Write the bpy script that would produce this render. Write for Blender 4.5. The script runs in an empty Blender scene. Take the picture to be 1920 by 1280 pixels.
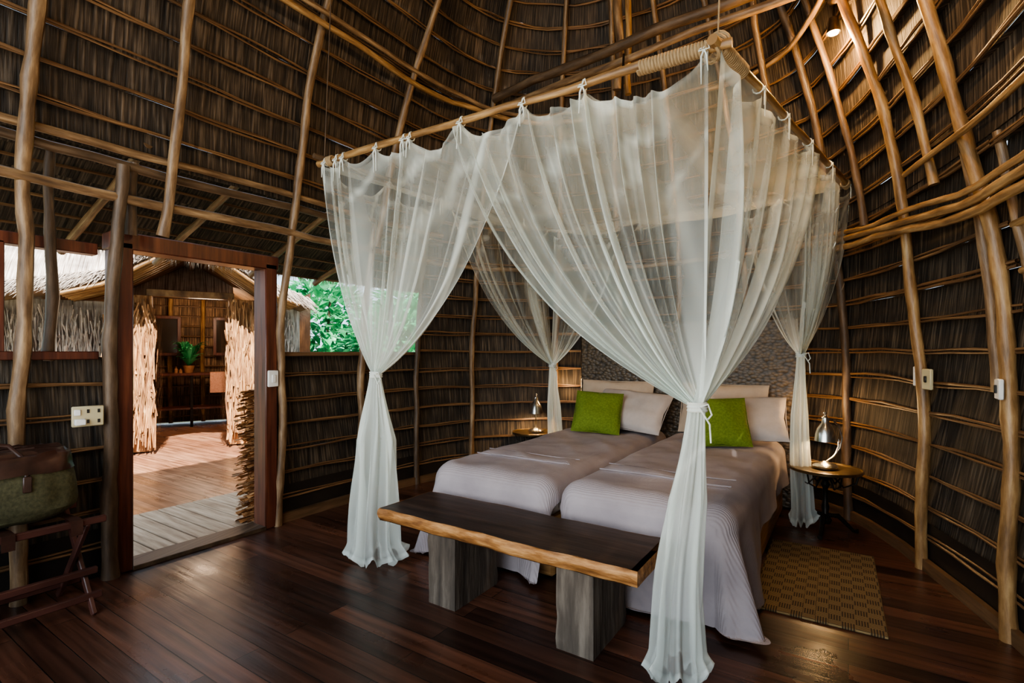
import bpy, bmesh, math, random
from mathutils import Vector, Matrix, noise
PI=math.pi
random.seed(7)
C=bpy.context.scene.collection
def V(*a): return Vector(a)
WM={}
# ---------------------------------------------------------------- mesh builder
class MB:
    def __init__(s): s.v=[]; s.uv=[]; s.f=[]; s.dens=[]
    def add(s,vs,fs,uvs=None,dens=None):
        o=len(s.v); s.v+= [Vector(v) for v in vs]
        s.uv+= uvs if uvs else [(v[0]+v[1]*.37,v[2]) for v in vs]
        s.dens+= dens if dens else [1.0]*len(vs)
        s.f+= [tuple(i+o for i in f) for f in fs]
    def grid(s,rows,uvs=None,dens=None,close=False):
        n=len(rows[0]); vs=[p for r in rows for p in r]; fs=[]
        for j in range(len(rows)-1):
            for i in range(n if close else n-1):
                k=(i+1)%n
                fs.append((j*n+i,j*n+k,(j+1)*n+k,(j+1)*n+i))
        s.add(vs,fs,[u for r in uvs for u in r] if uvs else None,[d for r in dens for d in r] if dens else None)
    def tube(s,path,r,n=8,cap=True,lump=0):
        path=[Vector(p) for p in path]; m=len(path); rows=[]; uvs=[]; L=0
        t=(path[1]-path[0]).normalized(); a=t.orthogonal().normalized(); u0=random.random()*10
        for j,p in enumerate(path):
            t2=((path[min(j+1,m-1)]-path[max(j-1,0)])).normalized()
            a=(a-t2*a.dot(t2)).normalized(); b=t2.cross(a)
            if j: L+=(p-path[j-1]).length
            rr=r[j] if isinstance(r,(list,tuple)) else r
            rr*=1+lump*random.uniform(-1,1)
            rows.append([p+(a*math.cos(2*PI*i/n)+b*math.sin(2*PI*i/n))*rr for i in range(n+1)])
            uvs.append([(u0+i/n*.25,L+u0) for i in range(n+1)])
        s.grid(rows,uvs)
        if cap:
            for q in (0,-1):
                c=rows[q][:n]; s.add(c,[tuple(range(n)) if q else tuple(reversed(range(n)))],[(u0,u0)]*n)
    def box(s,c,size,rot=None,bev=.004):
        bm=bmesh.new(); bmesh.ops.create_cube(bm,size=1)
        for v in bm.verts: v.co=Vector((v.co.x*size[0],v.co.y*size[1],v.co.z*size[2]))
        if bev: bmesh.ops.bevel(bm,geom=bm.edges[:],offset=min(bev,min(size)*.4),segments=1,affect='EDGES')
        R=rot if rot else Matrix.Identity(3)
        bm.verts.index_update()
        s.add([R@v.co+Vector(c) for v in bm.verts],[tuple(v.index for v in f.verts) for f in bm.faces]); bm.free()
    def lathe(s,prof,c=(0,0,0),n=24,M=None):
        rows=[]
        for (r,z) in prof:
            row=[]
            for i in range(n+1):
                p=V(r*math.cos(2*PI*i/n),r*math.sin(2*PI*i/n),z)
                if M: p=M@p
                row.append(p+Vector(c))
            rows.append(row)
        s.grid(rows)
    def build(s,name,mat,parent=None,local=False,smooth=40,kind=None,subsurf=0):
        W=WM.get(parent,Matrix.Identity(4)); vs=s.v
        if parent is not None and not local:
            I=W.inverted(); vs=[I@v for v in s.v]
        me=bpy.data.meshes.new(name); me.from_pydata([tuple(v) for v in vs],[],s.f)
        uvl=me.uv_layers.new(name='UVMap')
        for l in me.loops: uvl.data[l.index].uv=s.uv[l.vertex_index]
        at=me.attributes.new('dens','FLOAT','POINT')
        at.data.foreach_set('value',[float(d) for d in s.dens])
        me.materials.append(mat)
        if smooth:
            me.polygons.foreach_set('use_smooth',[True]*len(me.polygons))
            try: me.set_sharp_from_angle(angle=math.radians(smooth))
            except Exception: pass
        me.update(); me.validate()
        o=bpy.data.objects.new(name,me); C.objects.link(o)
        if parent is not None: o.parent=parent
        WM[o]=W
        if kind: o['kind']=kind
        return o
def thing(name,label,cat,loc=(0,0,0),rz=0,group=None,kind=None):
    o=bpy.data.objects.new(name,None); C.objects.link(o); o.empty_display_size=.1
    o.location=loc; o.rotation_euler=(0,0,rz)
    WM[o]=Matrix.Translation(Vector(loc))@Matrix.Rotation(rz,4,'Z')
    if kind: o['kind']=kind
    else: o['label']=label; o['category']=cat
    if group: o['group']=group
    return o
def tag(o,label,cat,group=None):
    o['label']=label; o['category']=cat
    if group: o['group']=group
    return o
def dup(root,loc,rz,label,scale=None):
    r=root.copy(); C.objects.link(r); r.location=loc; r.rotation_euler=(0,0,rz); r['label']=label
    if scale: r.scale=scale
    for ch in list(root.children):
        c=ch.copy(); C.objects.link(c); c.parent=r
        for g in ch.children:
            d=g.copy(); C.objects.link(d); d.parent=c
    return r
# ---------------------------------------------------------------- materials
def newmat(name):
    m=bpy.data.materials.new(name); m.use_nodes=True; nt=m.node_tree; return m,nt,nt.nodes['Principled BSDF']
def N(nt,t,**k):
    n=nt.nodes.new(t)
    for a,b in k.items(): setattr(n,a,b)
    return n
def coords(nt,coord,scale,rot=(0,0,0)):
    tc=N(nt,'ShaderNodeTexCoord'); mp=N(nt,'ShaderNodeMapping'); mp.inputs['Scale'].default_value=scale; mp.inputs['Rotation'].default_value=rot
    nt.links.new(tc.outputs[coord],mp.inputs[0]); return mp.outputs[0]
def ramp(nt,fac,stops):
    r=N(nt,'ShaderNodeValToRGB'); e=r.color_ramp.elements
    while len(e)<len(stops): e.new(.5)
    for i,(p,c) in enumerate(stops): e[i].position=p; e[i].color=(*c,1)
    nt.links.new(fac,r.inputs[0]); return r.outputs[0]
def nmat(name,stops,scale=(5,5,5),coord='Object',rough=.6,bump=.3,detail=5,metal=0,dist=.01,nscale=1.0,sat=None):
    m,nt,b=newmat(name); c=coords(nt,coord,scale)
    n=N(nt,'ShaderNodeTexNoise'); n.inputs['Scale'].default_value=nscale; n.inputs['Detail'].default_value=detail; n.inputs['Roughness'].default_value=.6
    nt.links.new(c,n.inputs['Vector'])
    nt.links.new(ramp(nt,n.outputs['Fac'],stops),b.inputs['Base Color'])
    b.inputs['Roughness'].default_value=rough; b.inputs['Metallic'].default_value=metal
    if bump:
        bp=N(nt,'ShaderNodeBump'); bp.inputs['Strength'].default_value=bump; bp.inputs['Distance'].default_value=dist
        nt.links.new(n.outputs['Fac'],bp.inputs['Height']); nt.links.new(bp.outputs[0],b.inputs['Normal'])
    return m
def mixc(nt,fac,a,b,mode='MIX'):
    x=N(nt,'ShaderNodeMix',data_type='RGBA',blend_type=mode)
    if isinstance(fac,float): x.inputs[0].default_value=fac
    else: nt.links.new(fac,x.inputs[0])
    for i,s in ((6,a),(7,b)):
        if isinstance(s,tuple): x.inputs[i].default_value=(*s,1)
        else: nt.links.new(s,x.inputs[i])
    return x.outputs[2]
def thatch(name,dark,mid,light,uscale=45,vscale=3,row=.2):
    m,nt,b=newmat(name); c=coords(nt,'UV',(uscale,vscale,1))
    n=N(nt,'ShaderNodeTexNoise'); n.inputs['Scale'].default_value=1; n.inputs['Detail'].default_value=4; nt.links.new(c,n.inputs['Vector'])
    c2=coords(nt,'UV',(1.3,2.1,1)); n2=N(nt,'ShaderNodeTexNoise'); n2.inputs['Scale'].default_value=1.5; n2.inputs['Detail'].default_value=3; nt.links.new(c2,n2.inputs['Vector'])
    col=ramp(nt,n.outputs['Fac'],[(.33,dark),(.5,mid),(.68,light)])
    col2=ramp(nt,n2.outputs['Fac'],[(.3,(.4,.38,.37)),(.7,(1.2,1.15,1.1))])
    nt.links.new(mixc(nt,1.0,col,col2,'MULTIPLY'),b.inputs['Base Color'])
    b.inputs['Roughness'].default_value=.7
    bp=N(nt,'ShaderNodeBump'); bp.inputs['Strength'].default_value=.8; bp.inputs['Distance'].default_value=.012
    nt.links.new(n.outputs['Fac'],bp.inputs['Height']); nt.links.new(bp.outputs[0],b.inputs['Normal'])
    return m
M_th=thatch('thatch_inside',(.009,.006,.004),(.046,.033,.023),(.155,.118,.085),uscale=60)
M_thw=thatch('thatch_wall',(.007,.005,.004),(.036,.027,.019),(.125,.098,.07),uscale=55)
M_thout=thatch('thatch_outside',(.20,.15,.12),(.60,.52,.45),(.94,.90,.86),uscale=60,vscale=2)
M_thbr=thatch('thatch_eave_brown',(.04,.024,.013),(.18,.11,.06),(.50,.34,.20),uscale=60,vscale=2)
M_bark=thatch('bark_slabs',(.12,.045,.02),(.50,.24,.09),(.95,.60,.30),uscale=40,vscale=2.5)
M_pole=nmat('peeled_pole_wood',[(.3,(.065,.035,.018)),(.5,(.19,.115,.060)),(.72,(.42,.29,.165))],(16,3.2,1),'UV',.42,.6,6)
M_pole2=nmat('golden_pole_wood',[(.3,(.09,.045,.017)),(.5,(.27,.15,.060)),(.72,(.52,.34,.155))],(16,3.2,1),'UV',.38,.6,6)
M_poled=nmat('dark_pole_wood',[(.3,(.03,.018,.010)),(.5,(.085,.052,.03)),(.75,(.19,.125,.075))],(16,3.2,1),'UV',.5,.6,6)
M_bat=nmat('batten_wood',[(.3,(.045,.022,.011)),(.5,(.145,.077,.036)),(.72,(.34,.20,.095))],(20,2,1),'UV',.4,.3,4)
M_red=nmat('dark_red_hardwood',[(.3,(.045,.013,.008)),(.55,(.115,.034,.018)),(.75,(.18,.062,.03))],(30,30,2),'Object',.35,.15,4)
M_redrack=nmat('mahogany_rack',[(.3,(.05,.02,.016)),(.7,(.13,.05,.038))],(6,2,6),'Object',.32,.05,3)
M_kick=nmat('black_kickboard',[(.3,(.008,.006,.005)),(.7,(.022,.016,.012))],(3,3,3),'Object',.5,.1,3)
M_base=nmat('baseboard_wood',[(.3,(.07,.04,.02)),(.7,(.18,.10,.05))],(3,3,30),'Object',.5,.15,3)
M_iron=nmat('dark_iron',[(.3,(.012,.010,.008)),(.7,(.035,.028,.022))],(20,20,20),'Object',.4,.2,3,.7)
M_silver=nmat('brushed_silver',[(.3,(.58,.57,.54)),(.7,(.74,.73,.70))],(40,40,4),'Object',.25,.02,2,1.0)
M_brass=nmat('antique_brass',[(.3,(.09,.062,.032)),(.7,(.19,.135,.07))],(10,10,10),'Object',.35,.05,2,.8)
M_white=nmat('white_plastic',[(.3,(.74,.74,.72)),(.7,(.84,.84,.82))],(4,4,4),'Object',.4,0,1)
M_cream=nmat('cream_plastic',[(.3,(.50,.44,.27)),(.7,(.58,.51,.33))],(4,4,4),'Object',.4,0,1)
M_blk=nmat('black_plastic',[(.3,(.01,.01,.01)),(.7,(.02,.02,.02))],(4,4,4),'Object',.4,0,1)
M_rope=nmat('pale_rope',[(.3,(.22,.14,.07)),(.7,(.52,.38,.22))],(60,30,1),'UV',.8,.5,4)
M_leather=nmat('brown_leather',[(.3,(.026,.012,.009)),(.7,(.075,.034,.024))],(9,9,9),'Object',.35,.15,4)
M_canvas=nmat('olive_canvas',[(.3,(.045,.044,.020)),(.7,(.095,.090,.044))],(60,60,60),'Object',.85,.2,3)
M_green=nmat('green_velvet',[(.3,(.10,.155,.014)),(.7,(.17,.245,.028))],(60,60,60),'Object',.9,.15,3)
M_pil=nmat('pale_grey_cotton',[(.3,(.40,.355,.335)),(.7,(.53,.475,.45))],(5,5,5),'Object',.9,.25,4,dist=.03)
M_pil_lit=nmat('warm_lit_cotton',[(.3,(.42,.33,.25)),(.7,(.53,.42,.32))],(5,5,5),'Object',.9,.25,4,dist=.03)  # pillow cotton with the warm lamplight put into its colour
M_bedbase=nmat('bed_base_wood',[(.3,(.16,.07,.02)),(.5,(.36,.19,.07)),(.7,(.5,.29,.12))],(3,2,25),'Object',.5,.3,4)
M_greywood=nmat('weathered_grey_wood',[(.3,(.030,.023,.018)),(.5,(.095,.075,.058)),(.72,(.24,.20,.16))],(14,14,1.6),'Object',.8,.8,6,dist=.025)
M_slab=nmat('dark_slab_wood',[(.3,(.016,.010,.008)),(.55,(.045,.026,.019)),(.75,(.085,.052,.038))],(2,22,22),'Object',.45,.25,6)
M_live=nmat('live_edge_wood',[(.3,(.10,.035,.010)),(.5,(.33,.15,.045)),(.7,(.60,.33,.13))],(5,30,26),'Object',.55,.8,6,dist=.015)
def leafmat():
    m,nt,b=newmat('leaf_green'); c=coords(nt,'Object',(2.6,2.6,2.6)); n=N(nt,'ShaderNodeTexNoise'); n.inputs['Scale'].default_value=1; n.inputs['Detail'].default_value=4; nt.links.new(c,n.inputs['Vector'])
    col=ramp(nt,n.outputs['Fac'],[(.3,(.015,.16,.05)),(.5,(.06,.38,.16)),(.7,(.24,.66,.36))]); nt.links.new(col,b.inputs['Base Color']); b.inputs['Roughness'].default_value=.4
    tl=N(nt,'ShaderNodeBsdfTranslucent'); nt.links.new(col,tl.inputs[0]); mx=N(nt,'ShaderNodeMixShader'); mx.inputs[0].default_value=.35
    out=[x for x in nt.nodes if x.type=='OUTPUT_MATERIAL'][0]
    nt.links.new(b.outputs[0],mx.inputs[1]); nt.links.new(tl.outputs[0],mx.inputs[2]); nt.links.new(mx.outputs[0],out.inputs[0]); return m
M_leaf=leafmat()
M_stem=nmat('stem_brown',[(.3,(.05,.035,.02)),(.7,(.15,.10,.06))],(10,10,3),'Object',.8,.3,3)
M_ground=nmat('sandy_ground',[(.3,(.16,.13,.08)),(.5,(.3,.26,.17)),(.7,(.12,.2,.08))],(1.2,1.2,1.2),'Object',.95,.4,6)
M_pot=nmat('clay_pot',[(.3,(.2,.09,.04)),(.7,(.4,.2,.1))],(8,8,8),'Object',.7,.2,3)
M_pink=nmat('pink_towel_cloth',[(.3,(.7,.34,.22)),(.7,(.85,.5,.36))],(40,40,40),'Object',.95,.3,3)
M_glass=nmat('dark_mirror',[(.3,(.02,.018,.015)),(.7,(.05,.04,.03))],(1,1,1),'Object',.1,0,1)
M_deckp=nmat('pale_deck_board',[(.3,(.26,.17,.11)),(.5,(.45,.33,.23)),(.7,(.62,.48,.36))],(2,25,25),'Object',.6,.3,5)
# floor planks
def plankmat(name,ca,cb,rough,w=1.7,h=.125):
    m,nt,b=newmat(name); c=coords(nt,'Object',(1,1,1))
    br=N(nt,'ShaderNodeTexBrick'); br.offset=.37; br.inputs['Scale'].default_value=1; br.inputs['Brick Width'].default_value=w; br.inputs['Row Height'].default_value=h
    br.inputs['Mortar Size'].default_value=.0026; br.inputs['Mortar Smooth'].default_value=.3; br.inputs['Bias'].default_value=0
    br.inputs['Color1'].default_value=(*ca,1); br.inputs['Color2'].default_value=(*cb,1); br.inputs['Mortar'].default_value=(.003,.002,.002,1)
    nt.links.new(c,br.inputs['Vector'])
    c2=coords(nt,'Object',(1.5,28,1)); n=N(nt,'ShaderNodeTexNoise'); n.inputs['Scale'].default_value=1; n.inputs['Detail'].default_value=6; nt.links.new(c2,n.inputs['Vector'])
    g=ramp(nt,n.outputs['Fac'],[(.3,(.45,.42,.40)),(.7,(1.5,1.4,1.35))])
    nt.links.new(mixc(nt,1.0,br.outputs['Color'],g,'MULTIPLY'),b.inputs['Base Color'])
    c3=coords(nt,'Object',(1.1,1.6,1)); n3=N(nt,'ShaderNodeTexNoise'); n3.inputs['Scale'].default_value=2; n3.inputs['Detail'].default_value=5; nt.links.new(c3,n3.inputs['Vector'])
    mr=N(nt,'ShaderNodeMapRange'); mr.inputs[1].default_value=.3; mr.inputs[2].default_value=.7; mr.inputs[3].default_value=rough-.07; mr.inputs[4].default_value=rough+.14
    nt.links.new(n3.outputs['Fac'],mr.inputs[0]); nt.links.new(mr.outputs[0],b.inputs['Roughness'])
    bp=N(nt,'ShaderNodeBump'); bp.inputs['Strength'].default_value=.4; bp.inputs['Distance'].default_value=.004
    ad=N(nt,'ShaderNodeMath',operation='SUBTRACT'); nt.links.new(n.outputs['Fac'],ad.inputs[0]); nt.links.new(br.outputs['Fac'],ad.inputs[1])
    nt.links.new(ad.outputs[0],bp.inputs['Height']); nt.links.new(bp.outputs[0],b.inputs['Normal'])
    return m
M_floor=plankmat('dark_floor_planks',(.022,.010,.007),(.115,.050,.031),.29)
M_floor2=plankmat('red_floor_planks',(.26,.12,.065),(.42,.23,.14),.28,2.0,.14)
def headmat():
    m,nt,b=newmat('pebbled_headboard'); c=coords(nt,'Object',(28,28,38))
    v=N(nt,'ShaderNodeTexVoronoi'); v.inputs['Scale'].default_value=1; nt.links.new(c,v.inputs['Vector'])
    nt.links.new(ramp(nt,v.outputs['Distance'],[(.1,(.135,.098,.058)),(.45,(.085,.060,.036)),(.8,(.028,.020,.013))]),b.inputs['Base Color'])
    b.inputs['Roughness'].default_value=.42
    bp=N(nt,'ShaderNodeBump'); bp.invert=True; bp.inputs['Strength'].default_value=.55; bp.inputs['Distance'].default_value=.012
    nt.links.new(v.outputs['Distance'],bp.inputs['Height']); nt.links.new(bp.outputs[0],b.inputs['Normal']); return m
M_head=headmat()
def rugmat():
    m,nt,b=newmat('woven_rug'); c=coords(nt,'Object',(1,1,1))
    ck=N(nt,'ShaderNodeTexChecker'); ck.inputs['Scale'].default_value=17; nt.links.new(coords(nt,'Object',(1,1,0)),ck.inputs['Vector'])
    def wave(d):
        w=N(nt,'ShaderNodeTexWave',bands_direction=d); w.inputs['Scale'].default_value=26; w.inputs['Distortion'].default_value=.3; nt.links.new(c,w.inputs['Vector'])
        return w.outputs['Fac']
    a=ramp(nt,wave('X'),[(.3,(.03,.018,.008)),(.7,(.16,.105,.045))]); d=ramp(nt,wave('Y'),[(.2,(.04,.025,.011)),(.6,(.24,.165,.075))])
    nt.links.new(mixc(nt,ck.outputs['Fac'],a,d),b.inputs['Base Color']); b.inputs['Roughness'].default_value=.9
    return m
M_rug=rugmat()
def covermat():
    m,nt,b=newmat('grey_lavender_coverlet'); c=coords(nt,'Object',(1,1,1))
    w=N(nt,'ShaderNodeTexWave',bands_direction='Y'); w.inputs['Scale'].default_value=30; w.inputs['Distortion'].default_value=1.0; nt.links.new(c,w.inputs['Vector'])
    n=N(nt,'ShaderNodeTexNoise'); n.inputs['Scale'].default_value=4; n.inputs['Detail'].default_value=5; nt.links.new(c,n.inputs['Vector'])
    nt.links.new(ramp(nt,n.outputs['Fac'],[(.3,(.295,.262,.285)),(.7,(.40,.357,.380))]),b.inputs['Base Color'])
    b.inputs['Roughness'].default_value=.85
    ad=N(nt,'ShaderNodeMath',operation='MULTIPLY_ADD'); ad.inputs[1].default_value=.12; nt.links.new(w.outputs['Fac'],ad.inputs[0]); nt.links.new(n.outputs['Fac'],ad.inputs[2])
    bp=N(nt,'ShaderNodeBump'); bp.inputs['Strength'].default_value=.5; bp.inputs['Distance'].default_value=.03
    nt.links.new(ad.outputs[0],bp.inputs['Height']); nt.links.new(bp.outputs[0],b.inputs['Normal']); return m
M_cov=covermat()
def netmat(a0):
    m=bpy.data.materials.new('sheer_net'); m.use_nodes=True; nt=m.node_tree; nt.nodes.clear()
    out=N(nt,'ShaderNodeOutputMaterial'); mix=N(nt,'ShaderNodeMixShader'); tr=N(nt,'ShaderNodeBsdfTransparent')
    df=N(nt,'ShaderNodeBsdfDiffuse'); tl=N(nt,'ShaderNodeBsdfTranslucent'); m2=N(nt,'ShaderNodeMixShader'); m2.inputs[0].default_value=.40
    for x in (df,tl): x.inputs['Color'].default_value=(.88,.945,.91,1)
    at=N(nt,'ShaderNodeAttribute',attribute_name='dens')
    pw=N(nt,'ShaderNodeMath',operation='POWER'); pw.inputs[0].default_value=1-a0; nt.links.new(at.outputs['Fac'],pw.inputs[1])
    sb=N(nt,'ShaderNodeMath',operation='SUBTRACT'); sb.inputs[0].default_value=1; nt.links.new(pw.outputs[0],sb.inputs[1])
    nt.links.new(df.outputs[0],m2.inputs[1]); nt.links.new(tl.outputs[0],m2.inputs[2])
    nt.links.new(sb.outputs[0],mix.inputs[0]); nt.links.new(tr.outputs[0],mix.inputs[1]); nt.links.new(m2.outputs[0],mix.inputs[2]); nt.links.new(mix.outputs[0],out.inputs[0])
    return m
M_net=netmat(.135)
M_ribbon=nmat('white_ribbon',[(.3,(.62,.66,.62)),(.7,(.75,.79,.75))],(10,10,10),'Object',.9,0,2)
def emis(name,col,st):
    m,nt,b=newmat(name); b.inputs['Base Color'].default_value=(*col,1); b.inputs['Emission Color'].default_value=(*col,1); b.inputs['Emission Strength'].default_value=st; return m
M_bulb=emis('warm_bulb',(1,.72,.36),12)
M_spotb=emis('spot_bulb',(1,.60,.22),22)
# ---------------------------------------------------------------- plan and shell surface of the hut
ctrl=[(-3.95,-2.5),(-3.95,-1),(-3.95,1),(-3.95,2.4),(-3.95,3.4),(-3.88,4.15),(-3.62,4.8),(-3.1,5.3),(-2.35,5.6),(-1.5,5.7),(-.65,5.6),(-.02,5.28),(.3,4.72),(.5,4.15),(.7,3.5),(.86,2.8),(.96,2),(1.0,0.5),(1.0,-1),(1.0,-2.5)]
pl=[]
cc=[Vector(p) for p in ctrl]
for i in range(len(cc)-1):
    a=cc[max(i-1,0)];b=cc[i];c=cc[i+1];d=cc[min(i+2,len(cc)-1)]
    if i==0:a=b*2-c
    if i==len(cc)-2:d=c*2-b
    for k in range(12):
        t=k/12; pl.append(.5*((2*b)+(c-a)*t+(2*a-5*b+4*c-d)*t*t+(3*b-a-3*c+d)*t**3))
pl.append(cc[-1]); cum=[0]
for i in range(1,len(pl)): cum.append(cum[-1]+(pl[i]-pl[i-1]).length)
SL=cum[-1]
def P(s):
    s=max(0,min(SL,s)); lo,hi=0,len(cum)-1
    while hi-lo>1:
        m=(lo+hi)//2
        if cum[m]<=s: lo=m
        else: hi=m
    t=(s-cum[lo])/(cum[hi]-cum[lo]); return pl[lo].lerp(pl[hi],t)
def snear(x,y): return cum[min(range(len(pl)),key=lambda i:(pl[i]-Vector((x,y))).length)]
PR=[(0,0),(1.2,.0),(1.7,.015),(2.1,.04),(2.5,.07),(3.0,.115),(3.5,.18),(4.03,.27),(4.6,.385),(5.2,.54),(5.7,.73),(6.1,1.0)]
pq=[0]
for i in range(1,len(PR)): pq.append(pq[-1]+math.hypot(PR[i][0]-PR[i-1][0],2.45*(PR[i][1]-PR[i-1][1])))
QM=pq[-1]
def prof(q):
    for i in range(1,len(pq)):
        if q<=pq[i] or i==len(pq)-1:
            t=(q-pq[i-1])/(pq[i]-pq[i-1]); return PR[i-1][0]+(PR[i][0]-PR[i-1][0])*t, PR[i-1][1]+(PR[i][1]-PR[i-1][1])*t
def qz(z):
    for i in range(1,len(PR)):
        if z<=PR[i][0]: return pq[i-1]+(pq[i]-pq[i-1])*(z-PR[i-1][0])/(PR[i][0]-PR[i-1][0])
    return QM
def S(s,q,off=0):
    p=P(s); c=Vector((-1.5,min(p.y,3.3))); z,t=prof(q); d=(c-p); h=p+d*t+d.normalized()*off*(1-.5*max(0,(z-3)/3)); return V(h.x,h.y,z-off*max(0,(z-2)/4))
sW=4.05+2.5; sD0=1.30+2.5; sD1=2.42+2.5
sBR=snear(.05,5.2); sRW=snear(.67,3.6); sRO=snear(.77,3.27)
RH=.2
def thatch_region(mb,s0,s1,q0,q1):
    ns=max(1,int((s1-s0)/.2)); qs=[q0]; k=math.floor(q0/RH)+1
    while k*RH<q1-.02: qs.append(k*RH); k+=1
    qs.append(q1)
    for a,b in zip(qs[:-1],qs[1:]):
        sh=random.random()*7
        rows=[];uvs=[]
        for q,off in ((a,.038),(b,0.0),(b,.038)):
            rows.append([S(s0+(s1-s0)*i/ns,q,off+random.uniform(-.004,.004)) for i in range(ns+1)])
            uvs.append([(s0+(s1-s0)*i/ns+sh,q) for i in range(ns+1)])
        mb.grid(rows,uvs)
def batten(mb,s0,s1,q,off=.052,r=.008,dbl=True):
    for k in ((0,1) if dbl else (0,)):
        n=max(2,int((s1-s0)/.22)); ph=random.random()*20
        path=[]
        for i in range(n+1):
            s=s0+(s1-s0)*i/n; w=noise.noise(V(s*1.4+ph,q*3,k))*.026+noise.noise(V(s*5+ph,q*3,k))*.008
            path.append(S(s,q+w+(k*.018),off))
        mb.tube(path,r*random.uniform(.75,1.2),6,False,.16)
def rows_between(q0,q1): return [k*RH for k in range(int(q0/RH)+1,int(q1/RH)+2) if q0+.04<k*RH<q1-.03]
# walls
def wall(name,regions,mat=M_thw):
    mb=MB()
    for r in regions: thatch_region(mb,*r)
    w=mb.build(name,mat,None,smooth=0,kind='structure')
    for (s0,s1,q0,q1) in regions:
        for q in rows_between(q0,q1):
            b=MB(); batten(b,s0,s1,q); b.build('batten',M_bat,w)
    return w
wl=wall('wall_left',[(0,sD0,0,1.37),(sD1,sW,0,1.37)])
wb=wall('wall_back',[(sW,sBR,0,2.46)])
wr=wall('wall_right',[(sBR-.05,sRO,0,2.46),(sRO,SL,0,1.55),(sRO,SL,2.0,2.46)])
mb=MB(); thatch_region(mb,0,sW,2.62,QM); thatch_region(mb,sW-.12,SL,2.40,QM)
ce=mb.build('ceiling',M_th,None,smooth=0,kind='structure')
for q in rows_between(2.42,QM):
    b=MB(); batten(b,0 if q>2.62 else sW,SL,q,.052,.008,q<5); b.build('batten',M_bat,ce)
# kickboards
def kick(parent,s0,s1,h=.30):
    m=MB(); n=int((s1-s0)/.2)+1
    m.grid([[S(s0+(s1-s0)*i/n,q,.043) for i in range(n+1)] for q in (.0,h)]); m.build('kickboard',M_kick,parent)
kick(wl,sD1,sW); kick(wl,0,sD0,.3); kick(wb,sW,sBR,.2); kick(wr,sBR,SL)
def baseb(name,s0,s1):
    m=MB(); n=int((s1-s0)/.25)+1; prof4=[(.05,.0),(.05,.075),(.085,.075),(.085,.0)]
    m.grid([[S(s0+(s1-s0)*i/n,0,o)+V(0,0,z) for i in range(n+1)] for o,z in prof4]); m.build(name,M_base,None,kind='structure',smooth=0)
baseb('baseboard_left',sD1+.05,sW); baseb('baseboard_back',sW,sBR); baseb('baseboard_right',sBR,SL)
# poles
def wpole(parent,name,s,q0,q1,off,r,mat,lean=0,amp=.05):
    r*=.68; n=max(4,int((q1-q0)/.12)); ph=random.random()*50; path=[];rr=[]; kn=random.randint(3,6)
    for i in range(n+1):
        q=q0+(q1-q0)*i/n
        path.append(S(s+lean*i/n+noise.noise(V(ph,q*.9,0))*amp+noise.noise(V(ph,q*3.2,4))*.014,q,off+noise.noise(V(ph,q*1.4,9))*.015)); rr.append(r*(1.15-.3*i/n)*random.uniform(.93,1.07)*(1.14 if i%kn==0 else 1))
    m=MB(); m.tube(path,rr,10); return m.build(name,mat,parent)
wpole(wl,'post',3.28+2.5,0,2.62,.09,.046,M_pole)
wpole(ce,'rafter',.87+2.5,0,QM-.2,.10,.046,M_pole,0,.04)
wpole(wl,'post',1.29+2.5,0,2.56,.12,.056,M_poled); wpole(wl,'post',1.38+2.5,2.15,2.6,.05,.042,M_poled)
wpole(wl,'post',1.00+2.5,1.35,2.6,-.02,.038,M_poled)
wpole(wl,'post',4.02+2.5,0,2.5,.07,.038,M_poled)
for Y in (-.6,.2): wpole(wl,'post',Y+2.5,0,2.6,.07,.045,M_pole)
for Y,q0,ln in ((-1.2,2.4,0),(.0,2.4,0),(1.52,2.16,.03),(3.30,2.4,.1)): wpole(ce,'rafter',Y+2.5,q0,QM-.2,.14,.040,M_pole,lean=ln)
wpole(ce,'rafter',2.44+2.5,0,QM-.2,.10,.042,M_pole,-.03,.04)
bs=[snear(-3.68,4.7),snear(-2.95,5.36),snear(-2.2,5.62),snear(-1.5,5.7),snear(-.8,5.62)]
for i,s in enumerate(bs): wpole(ce,'rafter',s,0,QM-.3,.09,.038,M_pole)
for s,mt in ((snear(.03,5.2),M_poled),(snear(.49,4.24),M_pole2),(snear(.74,3.40),M_pole2),(snear(.9,2.5),M_pole2),(snear(.99,1.2),M_pole)):
    wpole(ce,'rafter',s,0,QM-.3,.075,.044,mt,0,.07)
wpole(wr,'post',snear(.70,3.52),1.2,2.45,.06,.036,M_pole); wpole(wr,'post',snear(.78,3.26),.0,2.45,.03,.034,M_pole)
wpole(ce,'rafter',snear(.30,4.75),2.36,QM-.3,.1,.032,M_poled); wpole(ce,'rafter',snear(.62,3.8),2.36,QM-.3,.1,.032,M_pole2)
# plate poles and ring purlins
def ringpole(parent,name,s0,s1,q,off,r,mat,amp=.03,drop=0):
    n=int((s1-s0)/.2)+2; ph=random.random()*40; r*=.8
    m=MB(); m.tube([S(s0+(s1-s0)*i/n,q+noise.noise(V(i*.17+ph,0,0))*amp+noise.noise(V(i*.6+ph,0,3))*.01-min(.2,drop*(s1-s0)*i/n),off) for i in range(n+1)],r,10,True,.07); return m.build(name,mat,parent)
ringpole(ce,'plate_pole',0,sW+.3,2.36,.11,.036,M_pole)
ringpole(ce,'plate_pole',0,sW+.2,2.57,.06,.035,M_poled)
ringpole(ce,'plate_pole',0,sW+.2,2.66,.06,.03,M_pole)
ringpole(ce,'plate_pole',sW-.1,sBR+.2,2.36,.13,.03,M_pole)
for q,r,am in ((2.29,.030,.05),(2.35,.030,.03),(2.40,.022,.06)): ringpole(ce,'plate_pole',sBR-.2,SL,q,.15,r,M_pole2,am,.09)
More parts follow.
